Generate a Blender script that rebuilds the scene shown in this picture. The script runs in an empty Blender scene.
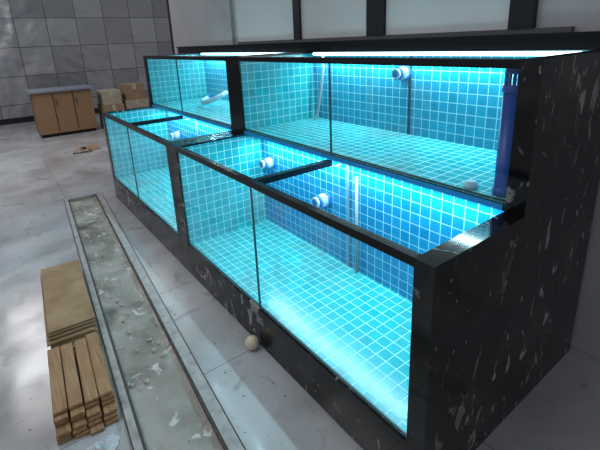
import bpy, math, random
from mathutils import Vector, Matrix, noise
random.seed(4)
scene=bpy.context.scene
col=scene.collection
try:
    scene.view_settings.view_transform='Standard'
    scene.view_settings.look='None'
except Exception: pass

# ------------------------------------------------------------------ materials
def newmat(name):
    m=bpy.data.materials.new(name); m.use_nodes=True
    nt=m.node_tree; nt.nodes.clear()
    out=nt.nodes.new('ShaderNodeOutputMaterial')
    return m,nt,out
def N(nt,t,**k):
    n=nt.nodes.new(t)
    for a,v in k.items(): setattr(n,a,v)
    return n
def L(nt,a,b): nt.links.new(a,b)
def math_(nt,op,a,b=None,c=None):
    n=N(nt,'ShaderNodeMath',operation=op)
    for i,v in enumerate((a,b,c)):
        if v is None: continue
        if isinstance(v,(int,float)): n.inputs[i].default_value=v
        else: L(nt,v,n.inputs[i])
    return n.outputs[0]
def mixc(nt,f,a,b):
    n=N(nt,'ShaderNodeMix',data_type='RGBA')
    if isinstance(f,(int,float)): n.inputs[0].default_value=f
    else: L(nt,f,n.inputs[0])
    for s,v in ((6,a),(7,b)):
        if isinstance(v,tuple): n.inputs[s].default_value=(*v,1)
        else: L(nt,v,n.inputs[s])
    return n.outputs[2]
def bsdf(nt,out,color,rough=.5,metal=0,spec=.5):
    b=N(nt,'ShaderNodeBsdfPrincipled')
    if isinstance(color,tuple): b.inputs['Base Color'].default_value=(*color,1)
    else: L(nt,color,b.inputs['Base Color'])
    if isinstance(rough,(int,float)): b.inputs['Roughness'].default_value=rough
    else: L(nt,rough,b.inputs['Roughness'])
    b.inputs['Metallic'].default_value=metal
    b.inputs['Specular IOR Level'].default_value=spec
    L(nt,b.outputs[0],out.inputs[0]); return b
def noise_fac(nt,scale,lo,hi,detail=4,stretch=None,distort=0):
    g=N(nt,'ShaderNodeNewGeometry'); src=g.outputs['Position']
    if stretch:
        mp=N(nt,'ShaderNodeMapping'); mp.inputs['Scale'].default_value=stretch
        L(nt,src,mp.inputs[0]); src=mp.outputs[0]
    n=N(nt,'ShaderNodeTexNoise'); n.inputs['Scale'].default_value=scale; n.inputs['Detail'].default_value=detail
    n.inputs['Distortion'].default_value=distort
    L(nt,src,n.inputs['Vector'])
    r=N(nt,'ShaderNodeMapRange'); r.inputs[1].default_value=lo; r.inputs[2].default_value=hi
    L(nt,n.outputs[0],r.inputs[0]); return r.outputs[0]
def simple(name,color,rough=.5,metal=0,var=.0,scale=8,spec=.5):
    m,nt,out=newmat(name)
    c=color
    if var:
        f=noise_fac(nt,scale,.3,.7)
        c=mixc(nt,f,tuple(x*(1-var) for x in color),tuple(min(1,x*(1+var)) for x in color))
    bsdf(nt,out,c,rough,metal,spec); return m
def bump(nt,b,h,s=.3,d=.01):
    n=N(nt,'ShaderNodeBump'); n.inputs['Strength'].default_value=s; n.inputs['Distance'].default_value=d
    L(nt,h,n.inputs['Height']); L(nt,n.outputs[0],b.inputs['Normal'])
def grid_mask(nt,size,width,off=(0,0,0)):
    g=N(nt,'ShaderNodeNewGeometry')
    va=N(nt,'ShaderNodeVectorMath',operation='ADD'); L(nt,g.outputs['Position'],va.inputs[0]); va.inputs[1].default_value=off
    sc=N(nt,'ShaderNodeVectorMath',operation='SCALE'); L(nt,va.outputs[0],sc.inputs[0]); sc.inputs['Scale'].default_value=1/size
    sp=N(nt,'ShaderNodeSeparateXYZ'); L(nt,sc.outputs[0],sp.inputs[0])
    sn=N(nt,'ShaderNodeSeparateXYZ'); L(nt,g.outputs['True Normal'],sn.inputs[0])
    res=None
    for i in range(3):
        fr=math_(nt,'FRACT',sp.outputs[i])
        d=math_(nt,'ABSOLUTE',math_(nt,'SUBTRACT',fr,.5))
        ln=math_(nt,'GREATER_THAN',d,.5-width/size/2)
        na=math_(nt,'LESS_THAN',math_(nt,'ABSOLUTE',sn.outputs[i]),.5)
        t=math_(nt,'MULTIPLY',ln,na)
        res=t if res is None else math_(nt,'MAXIMUM',res,t)
    fl=N(nt,'ShaderNodeVectorMath',operation='FLOOR'); L(nt,sc.outputs[0],fl.inputs[0])
    return res,fl.outputs[0]
def tile_mat(name,c1,c2,grout,size=.055,gw=.0038,rough=.2,dirt=0):
    m,nt,out=newmat(name)
    mask,cell=grid_mask(nt,size,gw,(.0137,.0071,.012))
    wn=N(nt,'ShaderNodeTexWhiteNoise'); L(nt,cell,wn.inputs['Vector'])
    c=mixc(nt,wn.outputs['Value'],c1,c2)
    c=mixc(nt,mask,c,grout)
    if dirt:
        f=noise_fac(nt,3.2,.5,.75,6)
        c=mixc(nt,math_(nt,'MULTIPLY',f,dirt),c,(.25,.24,.14))
    b=bsdf(nt,out,c,math_(nt,'ADD',math_(nt,'MULTIPLY',mask,.4),rough))
    bump(nt,b,math_(nt,'SUBTRACT',1.0,mask),.25,.002)
    return m
M={}
M['tile_floor']=tile_mat('mosaic_tile_floor',(.010,.42,.49),(.020,.51,.56),(.46,.86,.88),dirt=.38)
M['tile_side']=tile_mat('mosaic_tile_side',(.008,.35,.42),(.018,.43,.49),(.38,.76,.80))
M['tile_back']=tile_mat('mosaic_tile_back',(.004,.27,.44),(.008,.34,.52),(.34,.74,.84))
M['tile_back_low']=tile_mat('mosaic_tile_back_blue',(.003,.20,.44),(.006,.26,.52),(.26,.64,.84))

def black_mat(name,amount):  # plaster scuffs plus patchy gloss reflections, both painted into the black base colour
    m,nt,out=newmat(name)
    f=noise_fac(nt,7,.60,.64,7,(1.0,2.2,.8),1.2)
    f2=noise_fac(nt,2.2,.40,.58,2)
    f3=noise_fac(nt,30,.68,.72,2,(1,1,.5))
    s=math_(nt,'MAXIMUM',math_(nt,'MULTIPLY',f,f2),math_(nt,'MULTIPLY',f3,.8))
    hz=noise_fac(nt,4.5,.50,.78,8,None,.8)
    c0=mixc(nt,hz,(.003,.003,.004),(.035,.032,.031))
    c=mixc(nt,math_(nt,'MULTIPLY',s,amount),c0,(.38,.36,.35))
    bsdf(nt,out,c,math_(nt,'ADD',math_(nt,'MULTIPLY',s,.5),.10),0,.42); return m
M['black']=simple('black_frame_paint',(.004,.0045,.006),.2,spec=.3)
M['black_scuff_gloss']=black_mat('black_panel_with_scuffs_and_painted_gloss',.8)
M['blue_film']=simple('blue_edge_film',(.01,.26,.62),.3)
M['silicone']=simple('dark_silicone',(.015,.05,.07),.4)

def glass_mat(name,tint,dirt):
    m,nt,out=newmat(name)
    t=N(nt,'ShaderNodeBsdfTransparent'); t.inputs[0].default_value=(*tint,1)
    g=N(nt,'ShaderNodeBsdfGlossy'); g.inputs['Roughness'].default_value=.02; g.inputs[0].default_value=(.9,.95,.95,1)
    lw=N(nt,'ShaderNodeLayerWeight'); lw.inputs[0].default_value=.5
    p=math_(nt,'POWER',lw.outputs['Facing'],4)
    f=math_(nt,'MULTIPLY_ADD',p,.35,.025)
    mx=N(nt,'ShaderNodeMixShader'); L(nt,f,mx.inputs[0]); L(nt,t.outputs[0],mx.inputs[1]); L(nt,g.outputs[0],mx.inputs[2])
    d=N(nt,'ShaderNodeBsdfDiffuse'); d.inputs[0].default_value=(.42,.48,.44,1)
    nf=noise_fac(nt,7,.52,.8,8,(1,1,.45))
    m2=N(nt,'ShaderNodeMixShader'); L(nt,math_(nt,'MULTIPLY',nf,dirt),m2.inputs[0]); L(nt,mx.outputs[0],m2.inputs[1]); L(nt,d.outputs[0],m2.inputs[2])
    L(nt,m2.outputs[0],out.inputs[0]); return m
M['glass']=glass_mat('tank_glass',(.955,.99,.997),.13)
M['pvc']=simple('white_pvc',(.45,.64,.74),.3)
M['pvc_blue']=simple('blue_pvc',(.02,.17,.55),.3)
M['pipe_grey']=simple('grey_pipe',(.28,.36,.40),.4)
M['filter_blue']=simple('blue_filter_plastic',(.002,.055,.34),.35)
def emis(name,c,s):
    m,nt,out=newmat(name); e=N(nt,'ShaderNodeEmission'); e.inputs[0].default_value=(*c,1); e.inputs[1].default_value=s
    L(nt,e.outputs[0],out.inputs[0]); return m
M['led']=emis('led_tube_glow',(.70,.97,1),4)

m,nt,out=newmat('white_floor_tile'); mask,cell=grid_mask(nt,.8,.004,(.2,.42,.1))
wn=N(nt,'ShaderNodeTexWhiteNoise'); L(nt,cell,wn.inputs['Vector'])
c=mixc(nt,wn.outputs['Value'],(.41,.415,.435),(.45,.455,.475)); c=mixc(nt,noise_fac(nt,1.9,.40,.72,12,None,.5),c,(.27,.26,.25))
c=mixc(nt,math_(nt,'MULTIPLY',noise_fac(nt,6,.60,.68,8,None,.8),.5),c,(.19,.175,.16))
c=mixc(nt,noise_fac(nt,42,.67,.73,3),c,(.16,.14,.12))
c=mixc(nt,mask,c,(.16,.16,.16)); b=bsdf(nt,out,c,math_(nt,'MULTIPLY_ADD',noise_fac(nt,3,.35,.7,6),.25,.08)); M['floor']=m
m,nt,out=newmat('wet_dirty_concrete')
c=mixc(nt,noise_fac(nt,4,.32,.68,12,None,.5),(.17,.155,.13),(.38,.365,.33)); c=mixc(nt,noise_fac(nt,12,.62,.68,5,None,.6),c,(.55,.54,.51))
c=mixc(nt,noise_fac(nt,2.6,.58,.68,4),c,(.10,.085,.07))
b=bsdf(nt,out,c,noise_fac(nt,4,.25,.85)); bump(nt,b,noise_fac(nt,45,.2,.8,8),.35,.008); M['debris']=m
M['curb']=simple('stone_curb',(.36,.355,.35),.3,0,.25,20)
M['curb_dark']=simple('rusty_channel_edge',(.05,.042,.036),.6,0,.5,30)
M['rubble']=simple('pale_rubble',(.44,.42,.38),.8,0,.4,40)
m,nt,out=newmat('steel_wall_panels'); mask,cell=grid_mask(nt,.60,.014,(0,.1,.2))
wn=N(nt,'ShaderNodeTexWhiteNoise'); L(nt,cell,wn.inputs['Vector'])
c=mixc(nt,wn.outputs['Value'],(.26,.26,.28),(.42,.42,.44)); c=mixc(nt,mask,c,(.10,.10,.11))
b=bsdf(nt,out,c,.3,.45); bump(nt,b,noise_fac(nt,2,.3,.7,2),.35,.06); M['steel']=m
M['wall']=simple('painted_wall',(.42,.42,.44),.7,0,.05,3)
M['win']=simple('frosted_window_pane',(.60,.62,.63),.25,0,.06,1.5)
M['mull']=simple('dark_window_frame',(.012,.012,.014),.4,spec=.3)
M['mull2']=simple('grey_window_frame',(.09,.09,.10),.4)
M['column']=simple('grey_column_paint',(.36,.36,.37),.6,0,.08,3)
def wood_mat(name,a,b_,scale=6,st=(1,14,14)):
    m,nt,out=newmat(name)
    c=mixc(nt,noise_fac(nt,scale,.3,.7,8,st),a,b_); bsdf(nt,out,c,.65); return m
M['pallet']=wood_mat('plank_wood',(.22,.11,.045),(.40,.24,.12))
M['counter']=wood_mat('counter_wood',(.21,.115,.055),(.30,.175,.09),3)
M['countertop']=simple('counter_top',(.20,.23,.28),.3)
M['card']=simple('cardboard',(.30,.205,.12),.8,0,.2,12)
M['card2']=simple('pale_cardboard',(.38,.32,.24),.8,0,.15,12)
M['tape']=simple('packing_tape',(.5,.42,.28),.3)
M['ball']=simple('cream_ball',(.62,.55,.40),.5,0,.12,30)
m,nt,out=newmat('corrugated_cardboard')
wv=N(nt,'ShaderNodeTexWave'); wv.inputs['Scale'].default_value=14; wv.inputs['Distortion'].default_value=1.2
g=N(nt,'ShaderNodeNewGeometry'); L(nt,g.outputs['Position'],wv.inputs['Vector'])
c=mixc(nt,noise_fac(nt,7,.3,.7,6),(.24,.145,.07),(.40,.27,.15)); c=mixc(nt,math_(nt,'MULTIPLY',wv.outputs['Fac'],.35),c,(.16,.09,.045))
bsdf(nt,out,c,.8); M['corr']=m
m,nt,out=newmat('thin_plastic_film')
t=N(nt,'ShaderNodeBsdfTransparent'); d=N(nt,'ShaderNodeBsdfPrincipled'); d.inputs['Base Color'].default_value=(.68,.69,.71,1); d.inputs['Roughness'].default_value=.1
mx=N(nt,'ShaderNodeMixShader'); mx.inputs[0].default_value=.7; L(nt,t.outputs[0],mx.inputs[1]); L(nt,d.outputs[0],mx.inputs[2]); L(nt,mx.outputs[0],out.inputs[0]); M['film']=m

# ------------------------------------------------------------------ mesh helpers
def mesh_obj(name,verts,faces,mat,parent=None,smooth=False):
    me=bpy.data.meshes.new(name); me.from_pydata([tuple(v) for v in verts],[],faces); me.update()
    if smooth:
        for p in me.polygons: p.use_smooth=True
    o=bpy.data.objects.new(name,me); col.objects.link(o)
    for mm in (mat if isinstance(mat,list) else [mat]): me.materials.append(mm)
    if parent: o.parent=parent
    return o
def empty(name):
    o=bpy.data.objects.new(name,None); o.empty_display_size=.1; col.objects.link(o); return o
def boxdata(x0,x1,y0,y1,z0,z1):
    v=[(x0,y0,z0),(x1,y0,z0),(x1,y1,z0),(x0,y1,z0),(x0,y0,z1),(x1,y0,z1),(x1,y1,z1),(x0,y1,z1)]
    f=[(0,3,2,1),(4,5,6,7),(0,1,5,4),(1,2,6,5),(2,3,7,6),(3,0,4,7)]
    return v,f
def box(name,x0,x1,y0,y1,z0,z1,mat,parent=None,bev=0):
    v,f=boxdata(min(x0,x1),max(x0,x1),min(y0,y1),max(y0,y1),min(z0,z1),max(z0,z1)); o=mesh_obj(name,v,f,mat,parent)
    if bev:
        b=o.modifiers.new('bevel','BEVEL'); b.width=bev; b.segments=2
    return o
def tube(name,path,r,mat,parent=None,seg=16,cap=True):
    P=[Vector(p) for p in path]; rs=r if isinstance(r,(list,tuple)) else [r]*len(P)
    vs=[];fs=[]
    t0=(P[1]-P[0]).normalized(); ref=Vector((0,0,1)) if abs(t0.z)<.9 else Vector((1,0,0))
    a=t0.cross(ref).normalized()
    for i,p in enumerate(P):
        t=(P[min(i+1,len(P)-1)]-P[max(i-1,0)])
        if t.length<1e-7: t=t0
        t.normalize(); a=(a-t*a.dot(t)).normalized(); b=t.cross(a)
        for k in range(seg):
            an=2*math.pi*k/seg; vs.append(p+(a*math.cos(an)+b*math.sin(an))*rs[i])
    for i in range(len(P)-1):
        for k in range(seg):
            k2=(k+1)%seg; fs.append((i*seg+k,i*seg+k2,(i+1)*seg+k2,(i+1)*seg+k))
    if cap:
        fs.append(tuple(range(seg))[::-1]); fs.append(tuple((len(P)-1)*seg+k for k in range(seg)))
    o=mesh_obj(name,vs,fs,mat,parent,True)
    for pl in o.data.polygons:
        if len(pl.vertices)>4: pl.use_smooth=False
    return o
def bend(p0,p1,p2,n=8):
    p0,p1,p2=map(Vector,(p0,p1,p2))
    return [p0*(1-t)**2+p1*2*t*(1-t)+p2*t*t for t in [i/n for i in range(n+1)]]

# ------------------------------------------------------------------ dimensions (metres)
hA=.90; hb=.23; D=.487; D2=.616; zb=.93; zt=1.413; Yb=1.111
X0=0; XRi=-.0735; XLi=-1.867; XLo=-1.977; xM=-.982
BRo=-1.977; BRi=-2.06; BLi=-3.78; BLo=-3.856; xBm=-2.981
WT=.006

def tank_fitting(name,x,y,z,r,parent,dirv=(0,-1,0)):
    d=Vector(dirv); p=Vector((x,y,z))
    tube(name+'_flange',[p,p+d*.012],r*1.25,M['pvc_blue'],parent,24)
    tube(name+'_collar',[p+d*.012,p+d*.035,p+d*.037,p+d*.06],[r,r,r*.85,r*.85],M['pvc'],parent,24)
    q=p+d*.06
    tube(name+'_valve_ring',[q,q+d*.012],r*1.05,M['pvc_blue'],parent,24)
    tube(name+'_mouth',[q+d*.012,q+d*.03],r*.8,M['pvc'],parent,24)
    tube(name+'_bore',[q+d*.0295,q+d*.031],r*.55,M['pvc_blue'],parent,24)

def tank(xo0,xi0,xm,xi1,xo1,y0,y1,z0,zf,z1,lower,scuff_gloss_end=False):
    T=empty('fish_tank')
    zr=z1-.03
    bk=y1+.035
    endm=M['black_scuff_gloss'] if scuff_gloss_end else M['black']
    box('end_wall_left',xo0,xi0-WT,y0,bk,z0,z1,M['black_scuff_gloss'] if lower else M['black'],T)
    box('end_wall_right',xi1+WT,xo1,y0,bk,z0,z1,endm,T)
    box('end_tiles_left',xi0-WT,xi0,y0+.012,y1,zf,z1-.012,M['tile_side'],T)
    box('end_tiles_right',xi1,xi1+WT,y0+.012,y1,zf,z1-.012,M['tile_side'],T)
    box('base',xi0-WT,xi1+WT,y0,bk,z0,zf-WT,M['black_scuff_gloss'] if lower else M['black'],T,.002)
    box('floor_tiles',xi0,xi1,y0+.012,y1,zf-WT,zf,M['tile_floor'],T)
    box('back_wall',xi0-WT,xi1+WT,y1+WT,bk,zf-WT,z1,M['black'],T)
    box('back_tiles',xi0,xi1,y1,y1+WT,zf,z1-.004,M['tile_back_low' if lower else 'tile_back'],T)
    box('front_glass_left',xi0,xm-.002,y0+.004,y0+.011,zf,zr,M['glass'],T)
    box('front_glass_right',xm+.002,xi1,y0+.004,y0+.011,zf,zr,M['glass'],T)
    box('front_glass_joint',xm-.003,xm+.003,y0+.003,y0+.012,zf,zr,M['silicone'],T)
    box('top_rail_front',xi0-WT,xi1+WT,y0,y0+.035,zr,z1,M['black'],T,.002)
    box('bottom_bead',xi0,xi1,y0+.011,y0+.017,zf,zf+.006,M['silicone'],T)
    box('partition_glass',xm-.004,xm+.004,y0+.012,y1,zf,zr-.01,M['glass'],T)
    box('partition_seam',xm-.006,xm+.006,y1-.008,y1,zf,zr,M['silicone' if not lower else 'pipe_grey'],T)
    return T

A=tank(XLo,XLi,xM,XRi,X0,0,D2,0,hb,hA,True,True)
box('partition_brace',xM-.018,xM+.018,.035,D,hA-.03,hA,M['black'],A,.002)
tank_fitting('overflow_a',-1.745,D2,.70,.036,A)
tank_fitting('overflow_b',-1.175,D2,.59,.040,A)
tube('water_pipe',[(-.90,D2-.02,hb+.005),(-.90,D2-.02,.80)],.009,M['pipe_grey'],A)
tube('led_tube',[(XLi+.06,.56,.882),(XRi-.04,.56,.882)],.010,M['led'],A)
B=tank(BLo,BLi,xBm,BRi,BRo,0,D2,0,hb,hA,True)
box('partition_brace',xBm-.018,xBm+.018,.035,D,hA-.03,hA,M['black'],B,.002)
tank_fitting('overflow_a',-3.45,D2,.63,.038,B)
tube('led_tube',[(BLi+.06,.56,.882),(BRi-.06,.56,.882)],.010,M['led'],B)
C=tank(XLo,XLi,xM,XRi,X0,D,Yb,hA,zb,zt,False,True)
tube('led_tube',[(XLi+.06,Yb-.045,1.399),(XRi-.04,Yb-.045,1.399)],.010,M['led'],C)
tank_fitting('outlet',-1.02,Yb,1.29,.036,C)
tube('drain_hose',[(-1.72,Yb-.03,1.40)]+bend((-1.72,Yb-.03,1.33),(-1.73,Yb-.05,1.10),(-1.78,Yb-.06,.945))+[(-1.79,Yb-.08,.94)],.010,M['pipe_grey'],C)
tube('drain_cap',[(-.232,.545,zb),(-.232,.545,zb+.016),(-.232,.545,zb+.018),(-.232,.545,zb+.028)],[.027,.027,.019,.017],M['pvc'],C,24)
Dk=tank(BLo,BLi,xBm,BRi,BRo,D,Yb,hA,zb,zt,False)
tube('led_tube',[(BLi+.06,Yb-.045,1.399),(BRi-.06,Yb-.045,1.399)],.010,M['led'],Dk)
tube('return_hose',bend((-3.20,.85,1.0),(-3.15,.70,.95),(-2.95,.76,1.0))+bend((-2.95,.76,1.0),(-2.80,.85,1.07),(-3.0,.95,1.05)),.022,M['pvc'],Dk)
tube('return_hose_lip',[(-3.20,.85,.995),(-3.212,.865,1.002)],.030,M['pvc_blue'],Dk,20)
for T,a,b_ in ((C,XLi,XRi),(Dk,BLi,BRi)):
    box('blue_edge_strip',a,b_,D-.004,D,hA+.003,zb-.006,M['blue_film'],T)

S=empty('tank_support_cabinet')
box('cabinet_body',BLo,X0,D2+.036,Yb+.035,0,hA-.001,M['black_scuff_gloss'],S)
R=empty('wall_ledge')
box('ledge_board',-4.6,.05,Yb+.036,Yb+.056,1.30,1.47,M['black'],R)
box('ledge_cap',-4.6,.05,Yb+.02,Yb+.056,1.47,1.482,M['black'],R)

F=empty('filter_strainer_tube')
fx,fy=-.118,.565
tube('tube_body',[(fx,fy,zb),(fx,fy,zb+.004),(fx,fy,1.315)],[.034,.032,.032],M['filter_blue'],F,28)
tube('tube_foot_ring',[(fx,fy,zb),(fx,fy,zb+.03)],.036,M['filter_blue'],F,28)
tube('tube_collar',[(fx,fy,1.30),(fx,fy,1.325)],.036,M['filter_blue'],F,28)
for k in range(12):
    an=2*math.pi*k/12; dx,dy=math.cos(an)*.027,math.sin(an)*.027
    tube('slot_bar_%d'%k,[(fx+dx,fy+dy,1.32),(fx+dx,fy+dy,1.365)],.004,M['filter_blue'],F,8)
tube('tube_cap',[(fx,fy,1.362),(fx,fy,1.375),(fx,fy,1.383)],[.033,.033,.024],M['filter_blue'],F,28)

# ------------------------------------------------------------------ room
phi=math.atan(-.0735); O=Vector((0,-.446,0)); ex=Vector((math.cos(phi),math.sin(phi),0)); ey=Vector((-math.sin(phi),math.cos(phi),0))
def loc(x,y,z=0): return O+ex*x+ey*y+Vector((0,0,z))
W=.275; TX0,TX1=-4.12,3.0
v=[];f=[]
def quad(xa,xb,ya,yb,z=0):
    n=len(v); v.extend([loc(xa,ya,z),loc(xb,ya,z),loc(xb,yb,z),loc(xa,yb,z)]); f.append((n,n+1,n+2,n+3))
quad(-14,6,0,7); quad(-14,6,-7,-W); quad(-14,TX0,-W,0); quad(TX1,6,-W,0)
mesh_obj('floor',v,f,M['floor'])
G=empty('drainage_trench')
nx,ny=420,22; vs=[];fs=[]
for i in range(nx+1):
    for j in range(ny+1):
        x=TX0+(TX1-TX0)*i/nx; y=-W+W*j/ny
        h=-.018+.009*noise.fractal(Vector((x*3,y*6,0)),1,2,4)+.002*noise.noise(Vector((x*40,y*40,3)))
        edge=min(j,ny-j)/3
        if edge<1: h+=.008*(1-edge)
        vs.append(loc(x,y,min(h,-.003)))
for i in range(nx):
    for j in range(ny):
        a=i*(ny+1)+j; fs.append((a,a+ny+1,a+ny+2,a+1))
mesh_obj('concrete_bed',vs,fs,M['debris'],G,True)
def lbox(name,xa,xb,ya,yb,z0,z1,mat,par):
    vv=[loc(xa,ya,z0),loc(xb,ya,z0),loc(xb,yb,z0),loc(xa,yb,z0),loc(xa,ya,z1),loc(xb,ya,z1),loc(xb,yb,z1),loc(xa,yb,z1)]
    return mesh_obj(name,vv,boxdata(0,1,0,1,0,1)[1],mat,par)
lbox('curb_right',TX0,TX1,.0,.05,-.05,.008,M['curb'],G)
lbox('curb_right_edge',TX0,TX1,-.012,.0,-.05,.005,M['curb_dark'],G)
lbox('curb_right_joint',TX0,TX1,.05,.056,0,.006,M['curb_dark'],G)
lbox('curb_left',TX0,TX1,-W-.03,-W,-.05,.008,M['curb'],G)
lbox('curb_left_edge',TX0,TX1,-W,-W+.012,-.05,.005,M['curb_dark'],G)
lbox('curb_left_joint',TX0,TX1,-W-.036,-W-.03,0,.006,M['curb_dark'],G)
lbox('curb_end',TX0-.03,TX0,-W-.03,.05,-.05,.008,M['curb'],G)
vs=[];fs=[]
ico=[(0,0,1),(.89,0,.45),(.28,.85,.45),(-.72,.53,.45),(-.72,-.53,.45),(.28,-.85,.45),(.72,.53,-.45),(-.28,.85,-.45),(-.89,0,-.45),(-.28,-.85,-.45),(.72,-.53,-.45),(0,0,-1)]
icf=[(0,1,2),(0,2,3),(0,3,4),(0,4,5),(0,5,1),(1,6,2),(2,7,3),(3,8,4),(4,9,5),(5,10,1),(6,7,2),(7,8,3),(8,9,4),(9,10,5),(10,6,1),(11,7,6),(11,8,7),(11,9,8),(11,10,9),(11,6,10)]
for s in range(70):
    x=random.uniform(TX0+.05,.3); y=random.uniform(-W+.02,-.02); r=random.choice([.004,.005,.007,.009,.014]) 
    n=len(vs); sx,sy,sz=[random.uniform(.6,1.3) for _ in range(3)]
    for q in ico: vs.append(loc(x+q[0]*r*sx,y+q[1]*r*sy,-.014+q[2]*r*sz))
    fs.extend([tuple(n+k for k in t) for t in icf])
mesh_obj('loose_stones',vs,fs,M['rubble'],G)

WY=1.2
box('wall_back',-3.2,4.5,WY,WY+.15,0,3.2,M['wall'])
box('wall_column',-4.77,-3.2,WY-.03,WY+.15,0,3.2,M['column'])
box('trim_column_edge',-4.82,-4.77,WY-.04,WY+.15,0,3.2,M['mull'])
Wd=empty('window_1')
box('frame_bottom',-3.1,-.2,WY-.03,WY-.002,1.482,1.505,M['mull2'],Wd)
for i,(a,b_) in enumerate(((-2.17,-2.09),(-1.385,-1.24),(-.47,-.36))):
    box('mullion_%d'%i,a,b_,WY-.04,WY-.002,1.505,2.6,M['mull'],Wd)
for i,(a,b_) in enumerate(((-3.1,-2.17),(-2.09,-1.385),(-1.24,-.47))):
    box('pane_%d'%i,a,b_,WY-.018,WY-.003,1.505,2.6,M['win'],Wd)
box('frame_top',-3.1,-.36,WY-.04,WY-.002,2.6,2.65,M['mull'],Wd)
box('wall_left',-10.6,-10.45,-7,7,0,3.2,M['steel'])
box('baseboard_left',-10.45,-10.42,-7,7,0,.12,M['mull'])

K=empty('wooden_counter')
box('counter_body',-8.55,-8.0,-.25,.70,.06,.80,M['counter'],K,.004)
box('kick_board',-8.5,-8.05,-.23,.68,0,.06,M['mull'],K)
box('counter_top',-8.6,-7.95,-.30,.75,.80,.84,M['countertop'],K,.005)
for i,y in enumerate((.06,.38)):
    box('door_gap_%d'%i,-8.0,-7.996,y-.006,y+.006,.1,.78,M['mull'],K)
    box('door_handle_%d'%i,-7.996,-7.975,y+.03,y+.045,.55,.68,M['mull2'],K)
def carton(x0,x1,y0,y1,z0,z1,mat):
    E=empty('cardboard_box')
    box('carton_body',x0,x1,y0,y1,z0,z1,mat,E,.006)
    ym=(y0+y1)/2
    box('tape_strip',x0-.001,x1+.001,ym-.03,ym+.03,z1-.1,z1+.001,M['tape'],E)
    box('flap_gap',x0+.02,x1-.02,ym-.003,ym+.003,z1+.001,z1+.002,M['mull'],E)
carton(-8.5,-8.0,.86,1.25,0,.45,M['card'])
carton(-8.48,-8.02,.88,1.23,.452,.72,M['card2'])
carton(-8.6,-8.05,1.3,1.75,0,.5,M['card2'])
carton(-8.55,-8.08,1.33,1.7,.502,.80,M['card'])
sc=empty('cardboard_scrap')
for i,(x,y,a,w,l) in enumerate(((-6.5,.25,.4,.16,.34),(-6.3,.12,1.3,.10,.26))):
    vv=[];ff=[]
    for k in range(9):
        t=k/8-.5
        for s in (-.5,.5):
            px=t*l; py=s*w; z=.02+.05*math.cos(t*5+i)**2*(1 if s>0 else .6)
            vv.append((x+px*math.cos(a)-py*math.sin(a),y+px*math.sin(a)+py*math.cos(a),z if k not in (0,8) else .003))
    for k in range(8): ff.append((2*k,2*k+1,2*k+3,2*k+2))
    o=mesh_obj('flap_%d'%i,vv,ff,M['card'],sc); s=o.modifiers.new('s','SOLIDIFY'); s.thickness=.006

# stack of flattened cardboard with loose planks, beside the trench
Pk=empty('flattened_cardboard_stack')
def sheet(name,cx_,cy_2,lx,ly,rot,z,th,mat,wav):
    nx_,ny_=14,8; top=[];fc=[]
    for i in range(nx_+1):
        for j in range(ny_+1):
            px=(i/nx_-.5)*lx; py=(j/ny_-.5)*ly
            X=cx_+px*math.cos(rot)-py*math.sin(rot); Y=cy_2+px*math.sin(rot)+py*math.cos(rot)
            h=wav*(noise.noise(Vector((X*2.3,Y*2.3,z*30)))+.6)*max(0,abs(px)/lx*2-.25)
            top.append(loc(X,Y,z+max(0,h)))
    for i in range(nx_):
        for j in range(ny_):
            a=i*(ny_+1)+j; fc.append((a,a+ny_+1,a+ny_+2,a+1))
    o=mesh_obj(name,top,fc,mat,Pk); s=o.modifiers.new('thickness','SOLIDIFY'); s.thickness=th; s.offset=1
    return o
z=.001
for k in range(9):
    sheet('sheet_%d'%k,-1.98+random.uniform(-.02,.02),-W-.165+random.uniform(-.008,.008),.92-.02*k,.22,random.uniform(-.02,.02),z,.009,M['corr'] if k%3 else M['card'],.008)
    z+=.0135
def pl(name,xa,xb,ya,yb,z0,z1,rot=0):
    vv,ff=boxdata(xa,xb,ya,yb,z0,z1); cx_,cy_2=(xa+xb)/2,(ya+yb)/2
    vv=[loc(cx_+(p[0]-cx_)*math.cos(rot)-(p[1]-cy_2)*math.sin(rot),cy_2+(p[0]-cx_)*math.sin(rot)+(p[1]-cy_2)*math.cos(rot),p[2]) for p in vv]
    o=mesh_obj(name,vv,ff,M['pallet'],Pk); b=o.modifiers.new('b','BEVEL'); b.width=.003
for lv in range(6):
    for q in range(4):
        y1=-W-.05-q*.058-random.uniform(0,.004)
        pl('plank_%d_%d'%(lv,q),-1.49+random.uniform(-.01,.01),-.975-lv*.010+random.uniform(-.02,.02),y1-.052,y1,lv*.018,.0168+lv*.018,random.uniform(-.008,.008))
# crumpled plastic bag on the floor in front of the stack
Bg=[];Bf=[]
nb=34
for i in range(nb+1):
    for j in range(nb+1):
        u,w_=i/nb-.5,j/nb-.5; rr=math.sqrt(u*u+w_*w_)*2
        q=Vector((u*9,w_*9,1.3)); h=max(0,.045*(1-rr*.9))*(1+noise.noise(q)*1.4)+.014*abs(noise.noise(q*2.5))
        k=.9+.3*noise.noise(Vector((u*4,w_*4,7)))
        Bg.append(loc(-.80+u*.23*k,-W-.17+w_*.20*k,h+.002))
for i in range(nb):
    for j in range(nb):
        a=i*(nb+1)+j; Bf.append((a,a+nb+1,a+nb+2,a+1))
mesh_obj('plastic_bag',Bg,Bf,M['film'])

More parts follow.
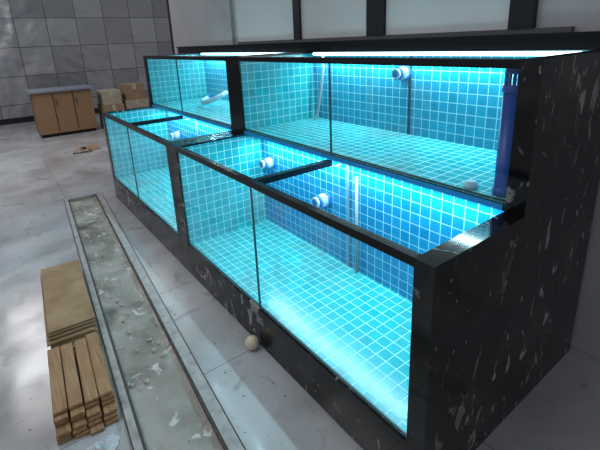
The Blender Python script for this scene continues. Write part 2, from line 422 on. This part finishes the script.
bm=[];bf=[]
r=.036;cx,cy,cz=-1.0,-.045,.036
seg=28;ring=16
for i in range(ring+1):
    th=math.pi*i/ring
    for k in range(seg):
        an=2*math.pi*k/seg
        rr=r*(1+.02*math.cos(6*an)*math.sin(th))
        bm.append((cx+rr*math.sin(th)*math.cos(an),cy+rr*math.sin(th)*math.sin(an),cz+r*.98*math.cos(th)))
for i in range(ring):
    for k in range(seg): bf.append((i*seg+k,(i+1)*seg+k,(i+1)*seg+(k+1)%seg,i*seg+(k+1)%seg))
mesh_obj('foam_ball',bm,bf,M['ball'],None,True)

# ------------------------------------------------------------------ lights
def area(name,locn,sx,sy,power,color,rot=(0,0,0)):
    l=bpy.data.lights.new(name,'AREA'); l.shape='RECTANGLE'; l.size=sx; l.size_y=sy; l.energy=power; l.color=color
    o=bpy.data.objects.new(name,l); o.location=locn; o.rotation_euler=rot; col.objects.link(o); return o
cy_=(.62,.94,1)
area('led_light_lower',((XLi+XRi)/2,.555,.866),1.65,.03,11,cy_,(math.radians(-12),0,0))
area('led_light_lower.001',((BLi+BRi)/2,.555,.866),1.55,.03,11.5,cy_,(math.radians(-12),0,0))
area('added_fill_front',((XLi+XRi)/2,.022,.866),1.65,.012,2.0,cy_,(math.radians(14),0,0))  # added fill with no tube behind it, brightens the lower tank floor at front
area('led_light_upper',((XLi+XRi)/2,Yb-.045,1.383),1.65,.03,10,cy_,(math.radians(-12),0,0))
area('led_light_upper.001',((BLi+BRi)/2,Yb-.045,1.383),1.55,.03,10.5,cy_,(math.radians(-12),0,0))
area('ceiling_light',(-1.5,-1.8,3.1),2.5,.6,30,(.97,.98,1))
area('ceiling_light.001',(-6.5,-1.0,3.1),3,.8,62,(.97,.98,1))
w=bpy.data.worlds.new('room_ambient'); scene.world=w; w.use_nodes=True
w.node_tree.nodes['Background'].inputs[0].default_value=(.84,.88,.95,1); w.node_tree.nodes['Background'].inputs[1].default_value=.34

# ------------------------------------------------------------------ camera
psi,th,ro=.6280,.2930,-.0449
fw=Vector((-math.cos(psi)*math.cos(th),math.sin(psi)*math.cos(th),-math.sin(th)))
rt=Vector((math.sin(psi),math.cos(psi),0)); up=rt.cross(fw)
Rr=rt*math.cos(ro)+up*math.sin(ro); Uu=-rt*math.sin(ro)+up*math.cos(ro)
cd=bpy.data.cameras.new('camera'); cam=bpy.data.objects.new('camera',cd); col.objects.link(cam)
cam.matrix_world=Matrix(((Rr.x,Uu.x,-fw.x,.5834),(Rr.y,Uu.y,-fw.y,-.8652),(Rr.z,Uu.z,-fw.z,1.5),(0,0,0,1)))
cd.sensor_fit='HORIZONTAL'; cd.sensor_width=36; cd.lens=414.73/600*36
cd.shift_x=.0055; cd.shift_y=-.0997; cd.clip_start=.02
scene.camera=cam
